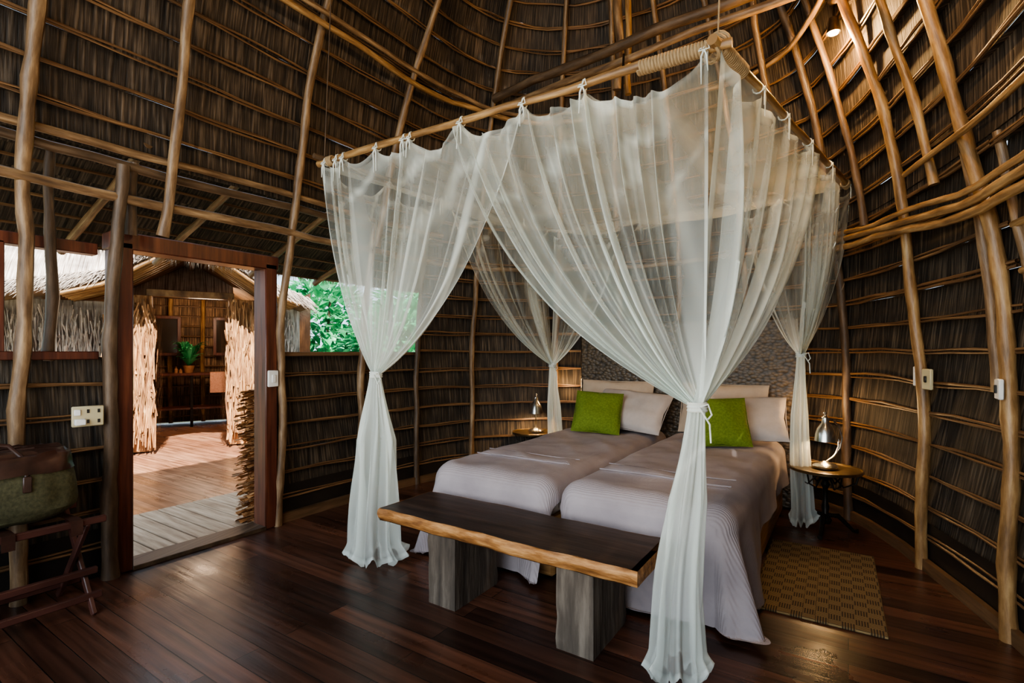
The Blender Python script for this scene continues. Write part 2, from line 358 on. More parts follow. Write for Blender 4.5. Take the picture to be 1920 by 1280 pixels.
ringpole(ce,'purlin',sRW-.4,SL,2.50,.13,.022,M_pole2)
q39=qz(3.88)
ringpole(ce,'purlin',0,snear(-2.6,5.52),q39,.16,.030,M_pole2,.04); ringpole(ce,'purlin',0,snear(-2.7,5.5),q39+.08,.16,.024,M_pole,.04)
ringpole(ce,'purlin',snear(-.9,5.6),SL,q39,.16,.026,M_pole)
def spole(parent,name,a,b,r,mat,wob=.03,n=12):
    a=Vector(a);b=Vector(b);ph=random.random()*30
    m=MB(); m.tube([a.lerp(b,i/n)+V(noise.noise(V(ph,i*.4,0)),noise.noise(V(ph,i*.4,5)),noise.noise(V(ph,i*.4,8)))*wob for i in range(n+1)],r,10,True,.07)
    return m.build(name,mat,parent)
spole(ce,'tie_beam',(-3.0,4.25,3.98),(-.1,3.95,3.98),.042,M_poled)
spole(ce,'tie_beam',(-2.85,4.15,3.80),(-.05,3.85,3.78),.030,M_pole)
spole(ce,'tie_beam',(-3.3,2.0,4.9),(.4,2.0,4.9),.042,M_poled)
spole(ce,'king_post',(-1.72,4.36,3.75),(-1.68,4.2,5.4),.040,M_pole); spole(ce,'king_post',(-1.64,4.4,3.7),(-1.6,4.25,5.4),.028,M_pole2)
spole(ce,'brace',(-.1,4.3,3.9),(.1,3.2,3.3),.026,M_pole)
spole(ce,'brace',(-.55,4.75,3.55),(-.75,3.9,4.9),.028,M_poled)
# eave skirts
def eave(xw,sgn,zt,zb,y0,y1):
    m=MB(); n=int((y1-y0)/.3)
    for k in range(6):
        x0=xw+sgn*1.1*k/6;z0=zt-(zt-zb)*k/6;x1=x0+sgn*1.1/6;z1=z0-(zt-zb)/6-.03
        m.grid([[V(x,y0+i*.3,z) for i in range(n+1)] for x,z in ((x0,z0),(x1,z1),(x1,z1+.04))],[[( y0+i*.3+k,z*1.5) for i in range(n+1)] for z in (z0,z1,z1)])
    m.build('eave_and_sunshade',M_th,ce,smooth=0)
eave(-3.98,-1,2.76,2.26,-2.5,5.3); eave(.95,1,2.50,1.85,-2.5,4.1)  # right skirt is added to keep the sun off the rug
for k in range(7):
    x=-4.05-.16*k; z=2.70-.5*(x+3.98)/-1.1
    m=MB(); m.tube([V(x,-2.5+i*.5,z+random.uniform(-.01,.01)) for i in range(17)],.011,6); m.build('eave_batten',M_bat,ce)
for Y in (.55,1.45,2.1,2.95,3.7): spole(ce,'eave_rafter',(-3.72,Y,2.72),(-5.1,Y-.05,2.18),.028,M_pole,.01)
m=MB()
for i in range(1400):
    y=-2.5+random.random()*7.6; x=-5.05-random.random()*.06; L=random.uniform(.03,.10); a=random.uniform(-.02,.02)
    m.add([V(x,y,2.3),V(x,y+.012,2.3),V(x-.02,y+a+.006,2.26-L)],[(0,1,2)],[(y,0),(y+.01,0),(y,.1)])
m.build('eave_fringe',M_thout,ce,smooth=0)
# floor
m=MB(); pts=[V(p.x,p.y,0) for p in pl[::4]]; pts.append(V(pl[-1].x,pl[-1].y,0))
m.add(pts,[tuple(reversed(range(len(pts))))]); fl=m.build('floor',M_floor,None,kind='structure',smooth=0)
m=MB(); m.add([V(-40,-30,-.25),V(25,-30,-.25),V(25,40,-.25),V(-40,40,-.25)],[(0,1,2,3)]); m.build('ground',M_ground,None,kind='structure')
# door
dr=thing('door_1','','',(-3.93,1.86,0),kind='structure')
for Y in (1.365,2.355):
    m=MB(); m.box((-3.92,Y,1.05),(.17,.10,2.1),bev=.008); m.build('jamb',M_red,dr)
m=MB(); m.box((-3.92,1.86,2.11),(.17,1.12,.11),bev=.008); m.build('header',M_red,dr)
m=MB(); m.box((-3.93,1.86,.012),(.2,.9,.03)); m.build('threshold',M_poled,dr)
w1=thing('window_1','','',(-3.95,1.0,1.37),kind='structure')
m=MB(); m.box((-3.95,.2,1.38),(.12,2.1,.05)); m.build('sill',M_red,w1)
m=MB(); m.box((-3.95,.2,2.04),(.09,2.1,.07)); m.build('header',M_red,w1)
for Y in (.80,-.5):
    m=MB(); m.box((-3.95,Y,1.70),(.09,.055,.64)); m.build('stile',M_red,w1)
w2=thing('window_2','','',(-3.95,3.2,1.37),kind='structure')
m=MB(); m.box((-3.93,3.22,1.385),(.14,1.62,.035)); m.build('sill',M_base,w2)
m=MB(); m.box((-3.95,3.28+.45,1.88),(.04,.04,.98)); m.build('mullion',M_poled,w2)
w3=thing('window_3','','',(.7,3.3,1.5),kind='structure')
for q in (1.55,1.78,2.0):
    m=MB(); m.tube([S(sRO+(SL-sRO)*i/12,q,.04) for i in range(13)],.018,8); m.build('rail',M_pole2,w3)
# thatch thickness beside the door outside
m=MB()
for k in range(700):
    z=random.random()*1.08; y=2.38+random.uniform(-.05,.05); x=-4.03-random.random()*.26; u=random.random()*5; L=random.uniform(.02,.06)
    m.add([V(x,y+.1,z),V(x+.03,y+.1,z+.006),V(x+.02,y-L,z+.003-random.random()*.03),V(x-.01,y-L,z-random.random()*.03)],[(0,1,2,3)],[(u,0),(u+.03,0),(u+.03,.3),(u,.3)])
m.box((-4.16,2.50,.54),(.26,.18,1.08),bev=.01)
m.build('thatch_edge',M_bark,wl,smooth=0)
# deck outside
HO=V(-8.04,3.695,0); a_=V(-.909,.417,0); b_=V(.417,.909,0)   # neighbouring hut: origin, depth axis, lateral axis
dk=thing('deck','','',(-4.6,2,0),kind='structure')
for k in range(13):
    y=1.0+k*.145
    m=MB(); m.box((-4.60,y,-.035),(1.15,.135,.05)); m.build('board',M_deckp,dk)
m=MB(); q=[V(-5.18,.7,-.02),V(-5.18,3.4,-.02),HO+b_*1.6+a_*3.4+V(0,0,-.02),HO-b_*1.6+a_*3.4+V(0,0,-.02)]; m.add(q,[(0,1,2,3)]); m.build('passage_floor',M_floor2,dk,smooth=0)
# ---------------------------------------------------------------- neighbouring hut
hr=math.atan2(a_.y,a_.x)
hut=thing('thatched_hut','smaller thatched hut with bark-clad doorway seen beyond the open door','hut',HO,hr)
def strips(mb,p0,p1,z0,z1,n,w,jit=.04,depth=.05,zj=.12,fr=(.15,.6)):
    p0=Vector(p0);p1=Vector(p1);d=(p1-p0);nn=V(-d.y,d.x,0).normalized()
    for i in range(n):
        t=random.random(); c=p0+d*t+nn*random.uniform(-depth,depth); za=z0+random.uniform(0,zj)*.5; zb=z1-random.uniform(0,zj)
        L=zb-za; s_=random.uniform(*fr); zc=za+random.random()*L*(1-s_); zd=zc+L*s_
        e=d.normalized()*w*random.uniform(.5,1.3); o=[nn*random.uniform(-.05,.05)+d.normalized()*random.uniform(-jit,jit) for _ in range(3)]
        u=random.random()*9
        mb.grid([[c+o[k]+V(0,0,z),c+o[k]+e+V(0,0,z)] for k,z in enumerate((zc,(zc+zd)/2,zd))],[[(u,z),(u+w*2,z)] for z in (zc,(zc+zd)/2,zd)])
def lbuild(mb,name,mat,kind=None,smooth=0): return mb.build(name,mat,hut,local=True,smooth=smooth)
m=MB(); strips(m,(.06,.95,0),(.06,4.2,0),0,2.1,3200,.016,.03,.05,.12,(.1,.35)); m.box((.15,2.55,1.05),(.06,3.3,2.1)); lbuild(m,'front_wall',M_thout)
m=MB(); strips(m,(.06,-.95,0),(.06,-1.4,0),0,2.1,500,.016,.03,.05,.12,(.1,.35)); m.box((.15,-1.2,1.05),(.06,.6,2.1)); lbuild(m,'front_wall',M_thout)
for sg in (1,-1):
    m=MB(); strips(m,(-.1,sg*.45,0),(-.1,sg*.97,0),0,2.25,650,.022,.05,.12,.2,(.15,.7)); strips(m,(-.15,sg*.43,0),(.5,sg*.47,0),0,2.2,330,.022,.05,.05,.2,(.15,.7)); m.box((.1,sg*.72,1.1),(.22,.48,2.2)); lbuild(m,'bark_jamb',M_bark)
m=MB(); m.box((.12,0,2.25),(.12,1.1,.1)); lbuild(m,'lintel',M_pole2)
m=MB()
def lrow(mb,x,y0,y1,z0,z1):
    mb.grid([[V(x,y0,z0),V(x,y1,z0)],[V(x,y0,z1),V(x,y1,z1)]],[[(y0,z0),(y1,z0)],[(y0,z1),(y1,z1)]])
lrow(m,3.4,-1.7,1.7,0,2.8); m.grid([[V(.3,1.7,0),V(3.4,1.7,0)],[V(.3,1.7,2.4),V(3.4,1.7,2.4)]]); m.grid([[V(.3,-1.7,0),V(3.4,-1.7,0)],[V(.3,-1.7,2.4),V(3.4,-1.7,2.4)]]); lbuild(m,'back_wall',M_thbr)
for k in range(12):
    m=MB(); m.tube([V(3.34,-1.6,.1+k*.2),V(3.34,0,.12+k*.2),V(3.34,1.6,.1+k*.2)],.016,6); lbuild(m,'batten',M_bat)
for y in (-.75,-.2,.35,.85):
    m=MB(); m.tube([V(3.28,y,0),V(3.28,y+.02,1.2),V(3.28,y,2.6)],.04,8); lbuild(m,'post',M_pole2)
for y,w in ((.42,.42),(-.55,.3)):
    m=MB()
    for dy in (-w/2,w/2): m.box((3.2,y+dy,1.72),(.05,.06,.75))
    for dz in (1.36,2.08): m.box((3.2,y,dz),(.05,w,.06))
    f=lbuild(m,'mirror_frame',M_red); m=MB(); m.box((3.215,y,1.72),(.02,w-.05,.7)); m.build('mirror_glass',M_glass,f,local=True)
prf=[(-1.5,2.06),(-.95,2.28),(0,2.92),(.95,2.28),(2.2,2.02),(3.6,1.90)]
m=MB(); X0=-.75;X1=3.6
for dz in (0,.14):
    rows=[[V(X0+(X1-X0)*i/8,y,z+dz) for i in range(9)] for y,z in prf]; m.grid(rows,[[(X0+(X1-X0)*i/8,y) for i in range(9)] for y,z in prf])
m.grid([[V(X0,y,z) for y,z in prf],[V(X0,y,z+.14) for y,z in prf]],[[(y,z) for y,z in prf],[(y,z+.14) for y,z in prf]])
lbuild(m,'roof_thatch',M_thbr)
m=MB(); ys=(-.6,0,1,2,3,4,5.5)
m.grid([[V(.9+2.4*k/6,y,2.25+2.3*k/6+(.05 if k%2 else 0)) for y in ys] for k in range(7)],[[(y,k*.4) for y in ys] for k in range(7)])
lbuild(m,'main_roof_thatch',M_thout)
m=MB()
def prz(y):
    for (y0,z0),(y1,z1) in zip(prf[:-1],prf[1:]):
        if y0<=y<=y1: return z0+(z1-z0)*(y-y0)/(y1-y0)
    return 1.85
for i in range(3600):
    y=random.uniform(-1.5,3.6); z=prz(y)+random.uniform(.02,.15); L=random.uniform(.06,.24)*(.4 if abs(y)<.95 else 1); x=X0-random.uniform(0,.05)
    sl=(1 if y>0 else -1)*L*random.uniform(.3,.9)
    u=random.random()*5; m.add([V(x,y,z),V(x,y+.016,z),V(x-.05,y+sl,z-L*.6)],[(0,1,2)],[(u,0),(u+.02,0),(u,.2)])
for i in range(900):
    x=random.uniform(X0,2.5); z=2.08+random.uniform(0,.13); L=random.uniform(.06,.25); u=random.random()*5
    m.add([V(x,-1.48,z),V(x+.02,-1.48,z),V(x+.02,-1.52-L*.6,z-L*.6)],[(0,1,2)],[(u,0),(u+.02,0),(u,.2)])
lbuild(m,'roof_fringe',M_thout)
for k in range(7):
    x=-.78+k*.18
    for sg in (1,-1):
        m=MB(); m.tube([V(x,0,2.88),V(x,sg*.95,2.24),V(x-.02,sg*1.35,2.10)],.026,8); lbuild(m,'rafter',M_pole2)
m=MB(); m.tube([V(-.8,0,2.82),V(2.5,0,2.82)],.045,8); lbuild(m,'ridge_pole',M_pole2)
# console in the far hut
def hl(x,y,z=0): return HO+a_*x-b_*y+V(0,0,z)
ct=thing('console_table','dark wooden console table in the far hut carrying the plant','table',hl(2.85,0,-.02),hr)
m=MB(); m.box((0,0,1.0),(.5,1.5,.05)); m.build('tabletop',M_red,ct,local=True)
for x in (-.2,.2):
    for y in (-.68,.0,.68):
        m=MB(); m.box((x,y,.49),(.05,.05,.98)); m.build('leg',M_iron,ct,local=True)
m=MB(); m.box((0,0,.35),(.45,1.4,.04)); m.build('shelf',M_red,ct,local=True)
pp=thing('potted_fern','small green fern in a pot on the far console table','plant',hl(2.75,.05,1.005))
m=MB(); m.lathe([(0,0),(.07,0),(.1,.14),(.09,.14),(.07,.03)],n=16); m.build('pot',M_pot,pp,local=True)
m=MB()
for i in range(60):
    an=random.random()*6.28; r=random.uniform(.15,.38); h=random.uniform(.15,.5); d=V(math.cos(an),math.sin(an),0); sd=V(-d.y,d.x,0)
    pts=[V(0,0,.12)+d*r*t+V(0,0,h*math.sin(t*2.0)) for t in (0,.3,.6,.85,1)]
    m.grid([[p-sd*w,p+sd*w] for p,w in zip(pts,(.005,.03,.035,.02,.002))])
m.build('foliage',M_leaf,pp,local=True)
tw=MB(); tw.grid([[hl(2.588,-.62+i*.08,z)+a_*(-.004+.008*math.sin(i*2)) for i in range(5)] for z in (1.01,.9,.75,.62)]); tw.grid([[hl(2.588+dx,-.62+i*.08,1.012) for i in range(5)] for dx in (0,.3)])
tag(tw.build('towel',M_pink),'pink hand towel hanging over the edge of the far console table','towel')
for k,(y,h) in enumerate(((.25,.12),(.18,.09))):
    m=MB(); m.lathe([(0,0),(.03,0),(.03,h*.6),(.012,h*.75),(.012,h),(0,h)],hl(2.7,y,1.005),12)
    tag(m.build('bottle',M_pot),('taller' if k==0 else 'shorter')+' of two small bottles beside the potted fern','bottle')
# ---------------------------------------------------------------- bushes
def bushmesh(n,rx,rz):
    m=MB()
    for i in range(n):
        while True:
            p=V(random.uniform(-1,1),random.uniform(-1,1),random.uniform(-1,1))
            if .35<p.length<1: break
        c=V(p.x*rx,p.y*rx,rz+p.z*rz); L=random.uniform(.16,.34); w=L*.3
        d=(p.normalized()+V(random.uniform(-.7,.7),random.uniform(-.7,.7),random.uniform(-.9,.3))).normalized(); sd=d.cross(V(0,0,1)).normalized(); up=sd.cross(d)
        m.add([c,c+d*L*.4+sd*w+up*.02,c+d*L*.4-up*.015,c+d*L*.4-sd*w+up*.02,c+d*L-up*.05],[(0,1,2),(0,2,3),(1,4,2),(2,4,3)])
    return m
def bush(loc,lab,n,rx,rz):
    r=thing('leafy_bush',lab,'bush',loc,0,'bushes behind the hut'); bushmesh(n,rx,rz).build('foliage',M_leaf,r,local=True)
    m=MB()
    for k in range(5):
        an=k*1.3; m.tube([V(0,0,0),V(math.cos(an)*rx*.3,math.sin(an)*rx*.3,rz*.8),V(math.cos(an)*rx*.6,math.sin(an)*rx*.6,rz*1.6)],.025,5)
    m.build('stem',M_stem,r,local=True); return r
b1=bush((-7.0,6.9,-.25),'large-leaved bright green bush outside the right window, nearest the hut roof',2100,1.2,1.3)
b2=bush((-4.9,9.0,-.25),'broad green bush outside seen through the window beside the bed net',2100,1.25,1.35)
SC=[(-9.6,10.2,1.4,'taller green bush behind the nearest one, beyond the far hut eave'),(-5.9,13.2,1.55,'tall green bush farthest back behind the window garden'),(-2.3,10.6,1.0,'green bush seen through the netting at the window end'),(-14.2,10.4,1.5,'tall green bush rising behind the roof of the far hut'),(-9.0,-2.6,1.1,'green bush left of the far hut'),(-1.4,14.6,1.4,'tall green bush at the right end of the window garden'),(3.9,5.9,1.1,'green bush outside the opening at the far right edge')]
for k,(x,y,s,lb) in enumerate(SC): dup((b1,b2)[k%2],(x,y,-.25),k*1.1,lb,(s,s,s))
# ---------------------------------------------------------------- beds
def coverlet(mb,x0,x1,y0,y1,zt,left,right,foot,headlen,seed):
    r=.12; NX=76;NY=104
    lo=x0-left; hi=x1+right; fo=y0-foot
    rows=[]
    for j in range(NY+1):
        b=fo+(y1-fo)*j/NY; row=[]
        for i in range(NX+1):
            a=lo+(hi-lo)*i/NX
            k=max(0,min(1,(b-y0-.15)/.9)); k=k*k*(3-2*k)
            if a<x0: a=x0-(x0-a)*(1-k*(1-headlen/left) if left>headlen else 1)
            if a>x1: a=x1+(a-x1)*(1-k*(1-headlen/right) if right>headlen else 1)
            cx=max(x0+r,min(x1-r,a)); cy=max(y0+r,b); dx=a-cx; dy=b-cy; e=math.hypot(dx,dy)
            wr=.010*(1-abs(noise.noise(V(a*3.2+b*1.5,b*2.2-a,seed)))*3)+.006*noise.noise(V(a*9,b*7,4))
            if e<1e-6:
                band=.014 if 3.14<b<3.30 else 0
                z=zt+.016*noise.noise(V(a*2.2,b*2.2,1))+max(-.012,wr)+band; p=V(a,b,z)
            else:
                ux,uy=dx/e,dy/e; emax=foot+r*.9
                if e>emax: e=emax
                if e<r*PI/2:
                    th=e/r; out=r*math.sin(th); z=zt-r*(1-math.cos(th))+wr*(1-e/(r*PI/2))
                else:
                    dn=e-r*PI/2; per=cx*1.0-cy*.8*(1 if ux>=0 else -1)+math.atan2(ux,-uy)*.42
                    corner=abs(ux*uy)*2
                    f=math.sin(per*9+seed+1.5*noise.noise(V(per*1.5,seed,0)))+.4*math.sin(per*21+1)
                    out=r+.06*dn+dn*(.08+.08*corner)*f+ .13*corner*dn; z=zt-r-dn
                    if z<.02: z=.02+.008*(1+f)
                    out=max(out,r-.005)
                p=V(cx+ux*out,cy+uy*out,z)
            row.append(p)
        rows.append(row)
    mb.grid(rows)
ZB=.62
for nm,x0,x1,lf,rt,lab in (('left',-2.48,-1.49,.62,.09,'left twin bed under a grey lavender coverlet, nearer the window'),('right',-1.47,-.46,.09,.62,'right twin bed under a grey lavender coverlet, beside the woven rug')):
    bd=thing('twin_bed',lab,'bed',((x0+x1)/2,3.9,0))
    m=MB(); m.box(((x0+x1)/2,3.93,.19),(x1-x0-.05,2.32,.36),bev=.02); m.build('bed_base',M_bedbase,bd)
    m=MB(); m.box(((x0+x1)/2,3.92,.465),(x1-x0-.04,2.36,.23),bev=.08); m.build('mattress',M_pil,bd)
    m=MB(); coverlet(m,x0,x1,2.70,5.06,ZB,lf,rt,.63,.29,x0); m.build('coverlet',M_cov,bd,smooth=70)
    m=MB()
    for yy in (3.14,3.30): m.tube([V(x0+.10+(x1-x0-.2)*i/24,yy,ZB+.012+.016*noise.noise(V((x0+.10+(x1-x0-.2)*i/24)*2.2,yy*2.2,1))+.002) for i in range(25)],.004,5)
    m.build('piping',M_cov,bd)
m=MB(); m.box((-1.41,5.17,.86),(2.12,.08,1.70),bev=.02)
tag(m.build('headboard',M_head),'tall dark pebble-textured headboard behind the two beds','headboard')
def pillow(name,mat,loc,rot,size,lab,grp=None,cat='pillow'):
    m=MB(); n=26; a,b,c=size; top=[];bot=[]
    for j in range(n+1):
        v=-1+2*j/n; r1=[];r2=[]
        for i in range(n+1):
            u=-1+2*i/n; x=a/2*u*(1-.08*(1-abs(v))*abs(u)**3); y=b/2*v*(1-.08*(1-abs(u))*abs(v)**3)
            h=c/2*(max(0,1-abs(u)**2.6)*max(0,1-abs(v)**2.6))**.5+.018*noise.noise(V(u*2.2,v*2.2,a+loc[0]))*(1-abs(u*v))
            r1.append(V(x,y,max(h,.003)));r2.append(V(x,y,-max(h,.003)))
        top.append(r1);bot.append(r2[::-1])
    m.grid(top);m.grid(bot)
    o=m.build(name,mat,smooth=60); o.location=loc; o.rotation_euler=rot; tag(o,lab,cat,grp)
    e=MB(); e.tube([V(a/2*.93*x,b/2*.93*y,0)*1.06 for x,y in ((-1,-1),(0,-.97),(1,-1),(.97,0),(1,1),(0,.97),(-1,1),(-.97,0),(-1,-1))],.004,5); e.build('seam_piping',mat,o,local=True)
    return o
R_=math.radians
pillow('pillow',M_pil_lit,(-2.02,5.04,.87),(R_(76),0,R_(2)),(.78,.48,.11),'pillow in warm-lit colour standing against headboard at the back of the left bed')
pillow('pillow',M_pil,(-1.80,4.85,.83),(R_(46),R_(3),R_(-6)),(.76,.48,.17),'pale grey pillow behind the green cushion on the left bed')
pillow('pillow',M_pil_lit,(-.98,5.04,.87),(R_(76),0,R_(-2)),(.78,.48,.11),'pillow in warm-lit colour standing against headboard at the back of the right bed')
pillow('pillow',M_pil,(-.80,4.83,.82),(R_(44),R_(-3),R_(6)),(.76,.48,.17),'pale grey pillow behind the green cushion on the right bed')
pillow('cushion',M_green,(-2.03,4.60,.82),(R_(55),R_(3),R_(16)),(.46,.45,.15),'square green velvet cushion on the left bed','green bed cushions','cushion')
pillow('cushion',M_green,(-.90,4.51,.82),(R_(55),R_(-2),R_(20)),(.46,.45,.15),'square green velvet cushion on the right bed','green bed cushions','cushion')
# ---------------------------------------------------------------- bench
bn=thing('bench','low live-edge slab bench on grey block legs at the foot of the beds','bench',(-1.55,2.35,0))
def be(x,side):
    t=(x+2.35)/1.6
    if side==0: return 2.12+.008*math.sin(t*5+1)+.004*math.sin(t*17)+.003*math.sin(t*41)
    return 2.575+.012*math.sin(t*6)+.005*math.sin(t*19)
n=60; m=MB(); xs=[-2.35+1.6*i/n for i in range(n+1)]
def exx(x,y):
    t=(x+2.35)/1.6; return x-(t**8)*.03+(1-t)**8*.02*math.sin(y*20)
zt=.465; zb=.395
rows=[]
for q in range(9):
    rows.append([V(exx(x,0),be(x,0)+(be(x,1)-be(x,0))*q/8,zt+.003*noise.noise(V(x*3,q*.5,0))) for x in xs])
m.grid(rows); m.grid([[p-V(0,0,zt-zb) for p in r] for r in rows[::-1]]); m.build('seat_slab',M_slab,bn)
m=MB(); loop=[V(x,be(x,0),0) for x in xs]+[V(xs[-1]+.0,be(xs[-1],0)+(be(xs[-1],1)-be(xs[-1],0))*k/8,0) for k in range(1,9)]+[V(x,be(x,1),0) for x in xs[::-1]][1:]+[V(xs[0],be(xs[0],1)+(be(xs[0],0)-be(xs[0],1))*k/8,0) for k in range(1,8)]
cen=V(-1.55,2.35,0); rows=[]
for z,o in ((zt+.001,-.002),(zt-.008,.006),(zt-.03,.012),(zt-.055,.004),(zb,-.006)):
    rows.append([p+(V(0,(p.y-cen.y),0).normalized()+V(.3*(1 if p.x>cen.x else -1) if abs(p.x-cen.x)>.79 else 0,0,0))*(o+.006*noise.noise(V(p.x*14,p.y*9,z*60)))+V(0,0,z) for p in loop])
m.grid(rows,close=True); m.build('live_edge',M_live,bn)
for x,w in ((-1.87,.19),(-1.06,.19)):
    m=MB(); rows=[]
    for k in range(9):
        z=.398*k/8; row=[]
        for (ux,uy) in ((-1,-1),(-.3,-1),(.3,-1),(1,-1),(1,-.4),(1,.2),(1,1),(.3,1),(-.3,1),(-1,1),(-1,.3),(-1,-.3)):
            g=1+.05*noise.noise(V(ux*3+x,uy*3,k*.5)); row.append(V(x+ux*w/2*g,2.34+uy*.20*g,z))
        rows.append(row)
    m.grid(rows,close=True); m.add(rows[0],[tuple(range(12))]); m.build('block_leg',M_greywood,bn,smooth=35)
# rug
m=MB(); m.box((0,0,.007),(.62,1.17,.014)); rg=m.build('rug',M_rug,smooth=0); rg.location=(-.155,3.665,0); rg.rotation_euler=(0,0,R_(1)); tag(rg,'woven basket-check rug on the floor at the right side of the bed','rug')
# ---------------------------------------------------------------- bedside tables and lamps
bt=thing('side_table','round iron pedestal side table right of the bed, beside the rug','table',(-.15,4.68,0))
m=MB(); m.lathe([(0,.475),(.235,.475),(.25,.48),(.252,.50),(.243,.502),(.236,.492),(0,.492)],n=40); m.build('tabletop',M_brass,bt,local=True)
m=MB(); m.lathe([(0,.07),(.035,.07),(.045,.10),(.02,.14),(.028,.2),(.018,.24),(.018,.34),(.035,.37),(.02,.40),(.05,.44),(.08,.474),(0,.474)],n=20); m.build('pedestal',M_iron,bt,local=True)
for k in range(3):
    an=k*2.094+.4; d=V(math.cos(an),math.sin(an),0); m=MB(); m.tube([V(0,0,.13)+d*.02,V(0,0,.13)+d*.09,V(0,0,.07)+d*.15,V(0,0,.02)+d*.2,V(0,0,.018)+d*.23],[.016,.018,.015,.013,.018],8); m.build('foot',M_iron,bt,local=True)
for k in range(6):
    an=k*PI/3; d=V(math.cos(an),math.sin(an),0); m=MB(); m.tube([V(0,0,.44)+d*.05,V(0,0,.36)+d*.12,V(0,0,.40)+d*.2,V(0,0,.476)+d*.22],.007,6); m.build('scroll_bracket',M_iron,bt,local=True)
dup(bt,(-2.98,5.0,0),.5,'round iron pedestal side table left of the bed, near the window')
lp=thing('table_lamp','silver desk lamp with curved arm and bell shade on the right side table','lamp',(-.15,4.68,.503),R_(33))
m=MB(); m.lathe([(0,0),(.085,0),(.088,.012),(.07,.03),(.03,.042),(.018,.05),(0,.05)],n=28); m.build('lamp_base',M_silver,lp,local=True)
m=MB(); m.tube([V(.0,0,.04),V(.06,0,.08),V(.115,0,.15),V(.13,0,.23),V(.105,0,.32),V(.05,0,.375),V(0,0,.37)],.007,8); m.tube([V(.02,0,.05),V(.075,0,.10),V(.10,0,.16),V(.10,0,.22)],.005,8); m.build('arm',M_silver,lp,local=True)
sh=MB(); sh.lathe([(.009,.43),(.014,.42),(.007,.41),(.012,.395),(.024,.385),(.028,.345),(.036,.335),(.058,.30),(.070,.26),(.076,.205),(.073,.205),(.066,.258),(.053,.295),(.02,.325)],n=28); sh.build('lamp_shade',M_silver,lp,local=True)
m=MB(); m.lathe([(0,.25),(.02,.262),(.024,.28),(.015,.305),(0,.31)],n=12); m.build('bulb',M_bulb,lp,local=True)
dup(lp,(-2.96,5.0,.503),R_(-60),'silver desk lamp with bell shade on the left side table')
def light(kind,name,loc,energy,col,**k):
    l=bpy.data.lights.new(name,kind); l.energy=energy; l.color=col
    rot=k.pop('rot',None)
    for a,b in k.items(): setattr(l,a,b)
    o=bpy.data.objects.new(name,l); C.objects.link(o); o.location=loc
    if rot: o.rotation_euler=rot
    return o
light('POINT','bedside_glow',(-.15,4.68,.735),5,(1,.62,.28),shadow_soft_size=.02)
light('POINT','bedside_glow',(-2.96,5.0,.735),12,(1,.62,.28),shadow_soft_size=.02)
light('POINT','wall_glow',(-2.72,5.3,1.05),6,(1,.62,.28),shadow_soft_size=.06)
light('POINT','wall_glow',(-.22,5.0,.95),8,(1,.62,.28),shadow_soft_size=.06)
# ---------------------------------------------------------------- canopy frame
A=V(-3.1,2.3,2.74);B=V(-.49,2.43,2.78);Cc=V(.0,4.92,2.73);D=V(-2.75,4.95,2.75)
cf=thing('canopy_frame','round pole frame hung on ropes above the beds holding the net','canopy frame',(-1.6,3.7,2.75))
def cpole(a,b,r,ea,eb,mt=None):
    d=(b-a).normalized(); a=a-d*ea;b=b+d*eb; m=MB(); n=14; ph=random.random()*9
    m.tube([a.lerp(b,i/n)+V(0,0,1)*.022*noise.noise(V(i*.4,ph,0)) for i in range(n+1)],[r*random.uniform(.9,1.1) for _ in range(n+1)],12); m.build('pole',mt or M_pole2,cf)
cpole(A,B,.022,.06,.06); cpole(B+V(0,0,.0),Cc,.023,.06,.1); cpole(D,Cc+V(0,0,.03),.016,.1,.1,M_poled); cpole(A+V(0,0,.03),D,.018,.08,.1,M_poled)
def helix(a,b,r,turns,rr):
    d=(b-a); t=d.normalized(); x=t.orthogonal().normalized(); y=t.cross(x); n=int(turns*12)
    m=MB(); m.tube([a+d*(i/n)+(x*math.cos(2*PI*i/12)+y*math.sin(2*PI*i/12))*r for i in range(n+1)],rr,6); m.build('rope_lashing',M_rope,cf)
df=(A-B).normalized(); ds=(Cc-B).normalized()
helix(B+df*.03,B+df*.36,.029,22,.008); helix(B+ds*.03,B+ds*.30,.030,18,.008)
helix(B+df*.04+V(0,0,-.03),B+ds*.05+V(0,0,.045),.042,5,.009)
helix(A+V(.04,0,0),A+V(.10,0,0),.028,5,.007); helix(Cc-ds*.12,Cc-ds*.02,.029,7,.007)
for p,q in ((B,V(-.42,2.42,4.95)),(A,V(-3.0,2.3,4.3)),(Cc,V(-.15,4.4,3.95)),(D,V(-2.6,4.55,3.8))):
    m=MB(); m.tube([p+V(0,0,.02),p.lerp(q,.5),q],.004,6); m.build('hanging_rope',M_rope if p is B else M_poled,cf)
